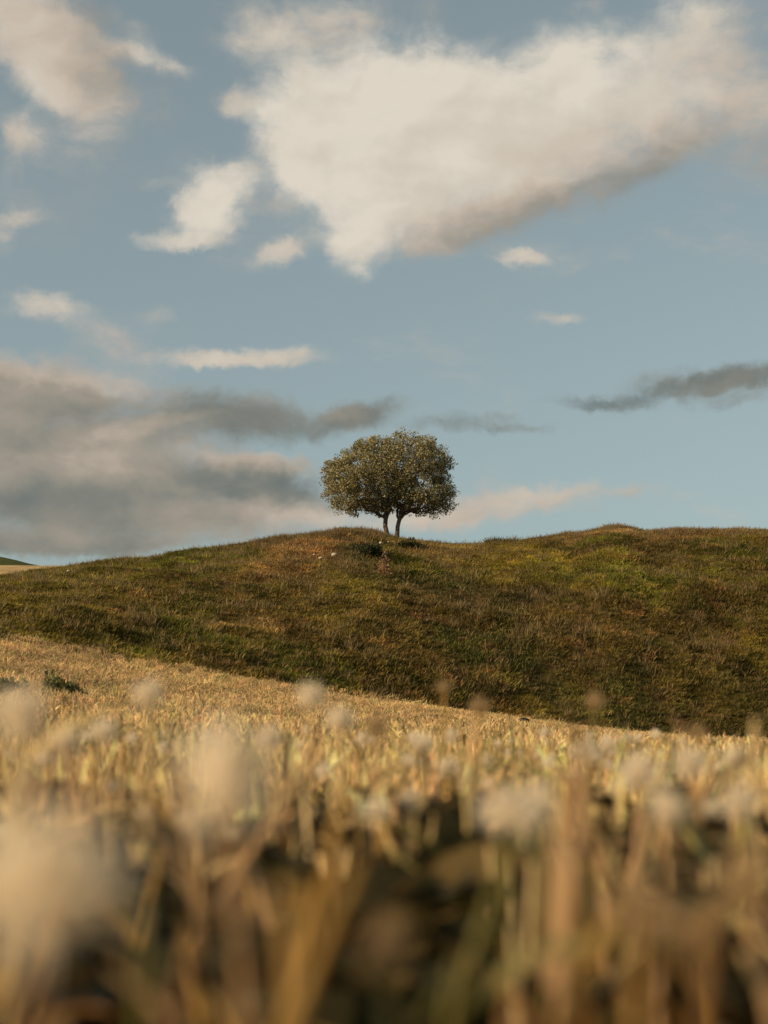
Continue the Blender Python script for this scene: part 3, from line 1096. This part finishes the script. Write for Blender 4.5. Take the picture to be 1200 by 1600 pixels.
# px top, py top, px low, py low, distance, radius, tone, label
B = [
    (912, 1180, 872, 1500, .55, .0050, 'pink', 'thick pinkish tan straw, tallest of the bundle right of centre'),
    (890, 1215, 905, 1420, .58, .0040, 'brown', 'brown straw crossing behind the thick pinkish one'),
    (560, 1340, 450, 1600, .38, .0042, 'gold', 'thick golden straw leaning right at the bottom, left of centre'),
    (440, 1380, 470, 1600, .40, .0045, 'gold', 'upright golden straw crossing the leaning one at the bottom'),
    (545, 1215, 497, 1400, .62, .0042, 'gold', 'golden straw leaning right under the tree, above the crossing pair'),
    (500, 1165, 425, 1290, .80, .0042, 'pink', 'pinkish straw leaning right between the big pinkish head and the tree'),
    (40, 1130, 20, 1240, .90, .0045, 'pale', 'pale straw upright at the far left edge'),
    (95, 1165, 45, 1290, .75, .0045, 'pink', 'pinkish straw leaning right at the left edge'),
    (165, 1185, 100, 1400, .60, .0040, 'pink', 'long pinkish straw leaning right above the huge cream head'),
    (150, 1230, 90, 1420, .66, .0040, 'brown', 'brown straw under the long pinkish one at left'),
    (275, 1205, 305, 1370, .62, .0038, 'pink', 'pinkish straw leaning left, left of the big pinkish head'),
    (225, 1400, 235, 1600, .42, .0032, 'green', 'green yellow straw at the bottom, right of the huge cream head'),
    (310, 1440, 285, 1600, .42, .0035, 'brown', 'brown straw at the bottom between the green one and the crossing pair'),
    (800, 1300, 745, 1520, .52, .0040, 'green', 'olive green straw below the grey ragged head'),
    (975, 1390, 925, 1510, .45, .0050, 'gold', 'broad golden straw leaning right at the lower right'),
    (1030, 1270, 1020, 1340, .75, .0035, 'pale', 'short pale straw under the small bright head at right'),
    (1120, 1420, 1090, 1600, .42, .0036, 'brown', 'dark brown straw in the lower right corner'),
    (1180, 1125, 1168, 1290, 1.0, .0042, 'pale', 'tall pale ear of straw at the right edge'),
    (850, 1500, 820, 1600, .45, .0040, 'brown', 'brown straw foot at the bottom right of centre'),
    (715, 1500, 700, 1600, .42, .0034, 'green', 'short olive straw at the bottom, right of centre'),
    (55, 1060, 48, 1180, 1.0, .0040, 'pink', 'tall blurred straw in front of the left field shrub'),
]
for i, (x0, y0, x1, y1, rr_, rad, tone, lab) in enumerate(B):
    random.seed(500 + i)
    top = at(x0, y0, rr_)
    low = at(x1, y1, rr_ + .01)
    d = low - top
    # carry the straw on down to the soil
    g = float(gz(low.x, low.y))
    k = (g - top.z) / d.z if d.z < -1e-4 else 1.5
    foot = top + d * k
    if (foot - top).length > .5:
        foot = top + (foot - top).normalized() * .5
    foot.z = min(foot.z, float(gz(foot.x, foot.y)) - .004) if foot.z > g + .02 else g - .004
    o = stalk(top, foot, rad * .55, tone, 0 if rr_ > .95 else 2)
    tag(o, lab, 'straw', GS)

# a loop of further near straws, copied from a few prototypes
protos = []
tones = ['gold', 'pale', 'pink', 'green', 'brown', 'gold', 'pale', 'green']
for i, tn in enumerate(tones):
    random.seed(700 + i)
    h = random.uniform(.19, .24)
    o = stalk((random.gauss(0, .02), random.gauss(0, .02), h), (0, 0, 0), random.uniform(.0016, .0026), tn, 2 + (i % 2))
    protos.append(o)
TL = {'gold': 'golden straw', 'pale': 'pale straw', 'pink': 'pinkish straw', 'green': 'olive green straw', 'brown': 'brown straw'}
used = [False] * len(protos)
random.seed(900)
cnt = 0
while cnt < 105:
    a = R(random.uniform(-19, 19))
    rr_ = 0.66 + 0.9 * random.random() ** 0.7
    i = random.randrange(len(protos))
    src = protos[i]
    if not used[i]:
        o = src
        used[i] = True
    else:
        o = src.copy()
        COL.objects.link(o)
        for ch in src.children:
            c = ch.copy()
            c.parent = o
            COL.objects.link(c)
    x, y = rr_ * math.sin(a), rr_ * math.cos(a)
    o.location = (x, y, float(gz(x, y)) - .004)
    low = 1.0 if rr_ > .8 else (.72 + .28 * (rr_ - .42) / .38)
    s_ = random.uniform(.78, 1.06) * low
    o.scale = (s_, s_, s_)
    o.rotation_euler = (random.gauss(0, .12), random.gauss(0, .12), random.uniform(0, 6.28))
    side = ['at the far left', 'left of centre', 'below the tree', 'right of centre', 'at the far right'][min(4, max(0, int((a / R(15) + 1) * 2.5)))]
    deep = 'in the row nearest the lens' if rr_ < .7 else 'in the second row' if rr_ < 1.0 else 'in the rear row'
    tag(o, '%s %s %s of the foreground' % (TL[tones[i]], deep, side), 'straw', 'out of focus straws of the front rows')
    cnt += 1


# ------------------------------------------------------------------ the lone tree
TR = 69.5
taz, _ = ang(613, 838)
tx, ty = TR * math.sin(taz), TR * math.cos(taz)
tz_ = float(terrain(TR, taz))
tree = empty('broadleaf_tree', (tx, ty, tz_ - 0.02))
tag(tree, 'lone round-crowned tree with two thin trunks standing on the hill crest', 'tree')
PXM = TR / F / 3.75
outline = [(195, 450), (205, 375), (228, 300), (275, 285), (335, 240), (365, 190), (420, 160), (500, 138), (600, 145), (650, 125), (745, 132), (790, 150), (820, 142), (885, 178),
           (905, 215), (955, 215), (930, 260), (950, 290), (972, 345), (940, 385), (950, 425), (1000, 455), (1000, 500), (960, 540), (940, 575), (860, 600), (800, 590), (755, 598), (715, 570), (690, 580), (650, 540),
           (610, 560), (570, 590), (520, 560), (480, 580), (425, 585), (395, 605), (335, 598), (285, 570), (235, 530), (215, 490)]
base_y = 745.0
OX = np.array([((p[0] - 612) * PXM, (base_y - p[1]) * PXM) for p in outline])


def inside(px, pz):
    n = len(OX)
    c = np.zeros(px.shape, bool)
    j = n - 1
    for i in range(n):
        xi, zi = OX[i]
        xj, zj = OX[j]
        t = ((zi > pz) != (zj > pz)) & (px < (xj - xi) * (pz - zi) / (zj - zi + 1e-12) + xi)
        c ^= t
        j = i
    return c


def edge_dist(px, pz):
    d = np.full(px.shape, 1e9)
    n = len(OX)
    for i in range(n):
        a = OX[i]
        b = OX[(i + 1) % n]
        ab = b - a
        t = np.clip(((px - a[0]) * ab[0] + (pz - a[1]) * ab[1]) / (ab @ ab), 0, 1)
        d = np.minimum(d, np.hypot(px - (a[0] + t * ab[0]), pz - (a[1] + t * ab[1])))
    return d


trng = np.random.default_rng(5)
cen = []
while len(cen) < 800:
    qx = trng.uniform(OX[:, 0].min(), OX[:, 0].max(), 400)
    qz = trng.uniform(OX[:, 1].min(), OX[:, 1].max(), 400)
    ok = inside(qx, qz)
    qx, qz = qx[ok], qz[ok]
    e = edge_dist(qx, qz)
    D = 2.7 * np.sqrt(1 - (1 - np.clip(e / 1.9, 0, 1)) ** 2)
    sgn = trng.uniform(-1, 1, len(qx))
    sgn = np.sign(sgn) * np.abs(sgn) ** .55
    for a_, b_, c_, d_ in zip(qx, sgn * D, qz, e):
        if d_ < .12:
            continue
        p = np.array((a_, b_, c_))
        if all(np.sum((p - q) ** 2) > .26 ** 2 for q in cen[-200:]):
            cen.append(p)
cen = cen[:800]
for _ in range(46):
    k_ = trng.integers(0, len(OX))
    t_ = trng.uniform(0, 1)
    e_ = OX[k_] * (1 - t_) + OX[(k_ + 1) % len(OX)] * t_
    if e_[1] > 1.3:
        c_ = OX.mean(axis=0)
        e_ = e_ + (e_ - c_) / np.linalg.norm(e_ - c_) * trng.uniform(-.08, .10)
        cen.append(np.array((e_[0], trng.uniform(-.7, .7), e_[1])))
cen = np.array(cen)

# skeleton: two trunks, then every clump is joined to the nearest older node
Z = lambda zx, zy, yy=0: np.array(((zx - 612) * PXM, yy, (base_y - zy) * PXM))
nodes = []
par = []


def add_node(p, parent):
    nodes.append(np.array(p, float))
    par.append(parent)
    return len(nodes) - 1


def chain(pts, parent=-1):
    ids = []
    for p in pts:
        parent = add_node(p, parent)
        ids.append(parent)
    return ids


LT = chain([Z(590, 762), Z(586, 735), Z(578, 700), Z(570, 665), Z(572, 630, -.05)])
RT = chain([Z(632, 762, .1), Z(636, 735, .1), Z(642, 700, .1), Z(644, 665, .1), Z(654, 625, .1)])
n_tr = len(nodes)
mains = [
    (LT[-1], [Z(545, 605, -.1), Z(500, 580, -.2), Z(430, 540, -.3), Z(350, 500, -.4)]),
    (LT[-1], [Z(540, 600, .3), Z(480, 560, .8), Z(400, 480, 1.3)]),
    (LT[-1], [Z(565, 570, 0), Z(540, 500, 0), Z(490, 400, .1), Z(450, 300, 0)]),
    (LT[-1], [Z(585, 580, -.2), Z(590, 500, -.7), Z(570, 400, -1.1), Z(560, 300, -1.2)]),
    (RT[-1], [Z(650, 570, .1), Z(640, 500, .1), Z(640, 380, .1), Z(640, 250, .1)]),
    (RT[-1], [Z(690, 590, 0), Z(720, 575, -.2), Z(770, 580, -.4), Z(850, 540, -.5)]),
    (RT[-1], [Z(685, 570, .4), Z(740, 500, .9), Z(800, 400, 1.3)]),
    (RT[-1], [Z(680, 560, -.2), Z(720, 480, -.6), Z(760, 360, -.9), Z(790, 260, -.8)]),
    (RT[-1], [Z(700, 560, .1), Z(790, 490, .1), Z(870, 450, 0)]),
]
main_of = {}
limb_ids = []
for k, (p0, pts) in enumerate(mains):
    # jitter and subdivide
    full = []
    prev = nodes[p0]
    for q in pts:
        mid = (prev + q) / 2 + trng.normal(0, .05, 3)
        full += [mid, q + trng.normal(0, .04, 3)]
        prev = q
    ids = chain(full, p0)
    for i_ in ids:
        main_of[i_] = k
fork = (nodes[LT[-1]] + nodes[RT[-1]]) / 2
order = np.argsort(np.linalg.norm(cen - fork, axis=1))
ends = []
for ci in order:
    p = cen[ci]
    arr = np.array(nodes[n_tr:])
    d = np.linalg.norm(arr - p, axis=1) + 0.25 * np.linalg.norm(arr - fork, axis=1)
    b = int(np.argmin(d)) + n_tr
    q = nodes[b]
    L_ = np.linalg.norm(p - q)
    steps = max(1, int(L_ / .3))
    pid = b
    for s_ in range(1, steps + 1):
        t = s_ / steps
        pt = q + (p - q) * t + (trng.normal(0, .035, 3) if s_ < steps else 0) + np.array((0, 0, .06 * math.sin(math.pi * t)))
        pid2 = add_node(pt, pid)
        main_of[pid2] = main_of[pid]
        pid = pid2
    ends.append(pid)
load = np.zeros(len(nodes))
for e_ in ends:
    load[e_] += 1
for i in range(len(nodes) - 1, -1, -1):
    load[i] = max(load[i], .5)
    if par[i] >= 0:
        load[par[i]] += load[i] if i >= n_tr or par[i] < n_tr else 0
rad = 0.0085 * np.sqrt(load)
rad = np.minimum(rad, .10)
for ids, w in ((LT, .125), (RT, .115)):
    for j, i_ in enumerate(ids):
        rad[i_] = w * (1.7 if j == 0 else 1.28 if j == 1 else 1 - .03 * j)


def poly_tube(ids, ob_v, ob_f, seg=7):
    tube([nodes[i] for i in ids], [rad[i] for i in ids], seg, ob_v, ob_f)


for ids in (LT, RT):
    v, f = tube([nodes[i] for i in ids], [rad[i] for i in ids], 12)
    mesh_obj('trunk', v, f, M_bark, tree, True)
limb_g = [([], []) for _ in mains]
twv, twf = [], []
for i in range(n_tr, len(nodes)):
    p = par[i]
    r0 = min(rad[p], rad[i] * 1.35)
    if rad[i] > .03:
        v, f = limb_g[main_of[i]]
        tube([nodes[p], nodes[i]], [r0, rad[i]], 7, v, f, cap=False)
    else:
        tube([nodes[p], nodes[i]], [min(r0, rad[i] * 1.3), rad[i]], 4, twv, twf, cap=False)
for v, f in limb_g:
    if v:
        mesh_obj('limb', v, f, M_bark, tree, True)
tag(mesh_obj('twigs', twv, twf, M_bark, tree, True), kind='stuff')

# leaves: clumps of small pointed leaves round every twig end
NL = 84
cc = np.repeat(cen, NL, axis=0)
nl = len(cc)
dirv = trng.normal(0, 1, (nl, 3))
dirv /= np.linalg.norm(dirv, axis=1)[:, None]
crad = np.repeat(trng.uniform(.13, .35, len(cen)), NL)
pos = cc + dirv * (crad * trng.uniform(.15, 1, nl) ** .6)[:, None] * np.array((1.1, 1.1, .85))
keep = trng.uniform(0, 1, nl) > .06
pos, dirv = pos[keep], dirv[keep]
nl = len(pos)
up = dirv * .7 + trng.normal(0, .5, (nl, 3)) + np.array((0, 0, .25))
up /= np.linalg.norm(up, axis=1)[:, None]
sd = np.cross(up, trng.normal(0, 1, (nl, 3)))
sd /= np.linalg.norm(sd, axis=1)[:, None]
nn_ = np.cross(up, sd)
Ll = trng.uniform(.07, .125, nl)[:, None]
W = Ll * trng.uniform(.20, .30, nl)[:, None]
v0 = pos
v1 = pos + up * Ll * .5 + sd * W + nn_ * Ll * .08
v2 = pos + up * Ll
v3 = pos + up * Ll * .5 - sd * W + nn_ * Ll * .08
V = np.stack([v0, v1, v2, v3], 1).reshape(-1, 3)
Fc = np.arange(nl * 4).reshape(-1, 4)
mesh_obj('crown', V, Fc, M_leaf, tree)


# ------------------------------------------------------------------ shrubs, weeds and stones
def shrub(name, px, py, w, h, col, label, cat='shrub', n=1500, leaf=.035, seed=1, hit=None, group=None):
    x, y, z = hit if hit else ground_at(px, py, 5)
    r_ = math.hypot(x, y)
    W_, H_ = w * r_ / F * .5, h * r_ / F
    g = np.random.default_rng(seed)
    root = empty(name, (x, y, z - .02))
    tag(root, label, cat, group)
    v, f = [], []
    random.seed(seed)
    tips = []
    for k in range(9):
        a = random.uniform(0, 6.28)
        q = random.uniform(.2, .9)
        tip = Vector((math.cos(a) * W_ * q, math.sin(a) * W_ * q, H_ * random.uniform(.55, .95) * (1 - .4 * q * q)))
        tips.append(tip)
        tube([Vector((0, 0, -.03)), tip * .5 + Vector((0, 0, .08 * H_)), tip], [.012, .008, .004], 5, v, f)
    mesh_obj('branches', v, f, M_bark, root, True)
    d = g.normal(0, 1, (n, 3))
    d /= np.linalg.norm(d, axis=1)[:, None]
    d[:, 2] = np.abs(d[:, 2])
    q = g.uniform(.2, 1, n) ** .5
    lob = .8 + .35 * np.sin(d[:, 0] * 5 + seed) * np.cos(d[:, 1] * 4)
    p = d * (q * lob)[:, None] * np.array((W_, W_, H_))
    upv = d + g.normal(0, .6, (n, 3)) + np.array((0, 0, .4))
    upv /= np.linalg.norm(upv, axis=1)[:, None]
    s1 = np.cross(upv, g.normal(0, 1, (n, 3)))
    s1 /= np.linalg.norm(s1, axis=1)[:, None]
    L1 = g.uniform(.6, 1.3, n)[:, None] * leaf * 1.8
    V_ = np.stack([p, p + upv * L1 * .5 + s1 * L1 * .3, p + upv * L1, p + upv * L1 * .5 - s1 * L1 * .3], 1).reshape(-1, 3)
    m = leaf_mat(name + '_leaf', [tuple(c * .6 for c in col), col, tuple(c * 1.5 for c in col)], 'ISLAND', trans=.3)
    mesh_obj('foliage', V_, np.arange(n * 4).reshape(-1, 4), m, root)
    return root


shrub('field_shrub', 90, 1100, 76, 44, (.15, .14, .045), 'low dark green bush in the golden field, right of the two at left', seed=3)
shrub('field_shrub', 6, 1100, 80, 46, (.14, .135, .045), 'low dark green bush cut by the left edge of the picture', seed=4)
shrub('crest_shrub', 780, 851, 34, 10, (.07, .065, .02), 'small flat bush on the skyline right of the tree', n=500, leaf=.06, seed=5, hit=None)
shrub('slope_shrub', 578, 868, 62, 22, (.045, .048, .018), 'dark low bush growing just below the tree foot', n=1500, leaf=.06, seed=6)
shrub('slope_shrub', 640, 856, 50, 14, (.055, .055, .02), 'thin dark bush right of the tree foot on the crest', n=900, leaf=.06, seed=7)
shrub('dead_weed', 601, 900, 22, 44, (.28, .15, .07), 'reddish dead weed standing on the slope below the right trunk', 'weed', n=260, leaf=.05, seed=8)


def rock(name, px, py, wpx, mat, label, cat='stone', seed=1, group=None, squash=.6, lift=.1):
    x, y, z = ground_at(px, py)
    r_ = math.hypot(x, y)
    w = wpx * r_ / F * .5
    random.seed(seed)
    import bmesh
    bm = bmesh.new()
    bmesh.ops.create_icosphere(bm, subdivisions=3, radius=1)
    offs = [(Vector((random.gauss(0, 1), random.gauss(0, 1), random.gauss(0, 1))).normalized(), random.uniform(.6, .95)) for _ in range(9)]
    for vv in bm.verts:
        c = vv.co.copy()
        for nrm, dd in offs:
            k = c.dot(nrm)
            if k > dd:
                c -= nrm * (k - dd) * .9
        vv.co = Vector((c.x * w, c.y * w, c.z * w * squash))
    me = bpy.data.meshes.new(name)
    bm.to_mesh(me)
    bm.free()
    me.materials.append(mat)
    o = bpy.data.objects.new(name, me)
    COL.objects.link(o)
    o.location = (x, y, z + w * squash * .3 + lift + .03)
    o.rotation_euler = (random.uniform(-.2, .2), random.uniform(-.2, .2), random.uniform(0, 6))
    tag(o, label, cat, group)
    return o


GP = 'pale stones on the hillside below the tree'
rock('pale_stone', 523, 874, 12, M_stone, 'largest whitish stone on the reddish bank left of the tree', seed=1, group=GP)
rock('pale_stone', 501, 879, 8, M_stone, 'small pale stone left of the largest one on the bank', seed=2, group=GP)
rock('pale_stone', 491, 872, 5, M_stone, 'tiny stone farthest left on the reddish bank', seed=3, group=GP)
rock('pale_stone', 594, 854, 8, M_stone, 'pale stone in the dark bush under the left trunk', seed=4, group=GP)
rock('pale_stone', 607, 852, 5, M_stone, 'tiny pale stone under the right trunk', seed=5, group=GP)
rock('pale_stone', 601, 871, 11, M_stone, 'flat pale stone beside the reddish dead weed', seed=6, group=GP, squash=.35)
rock('pale_stone', 107, 899, 7, M_stone, 'small sandy stone on the left end of the crest', seed=7, group=GP)
rock('earth_clod', 820, 1142, 20, M_clod, 'dark clod of earth lying in the golden stubble at right', 'clod', seed=9, squash=.5, lift=.16)
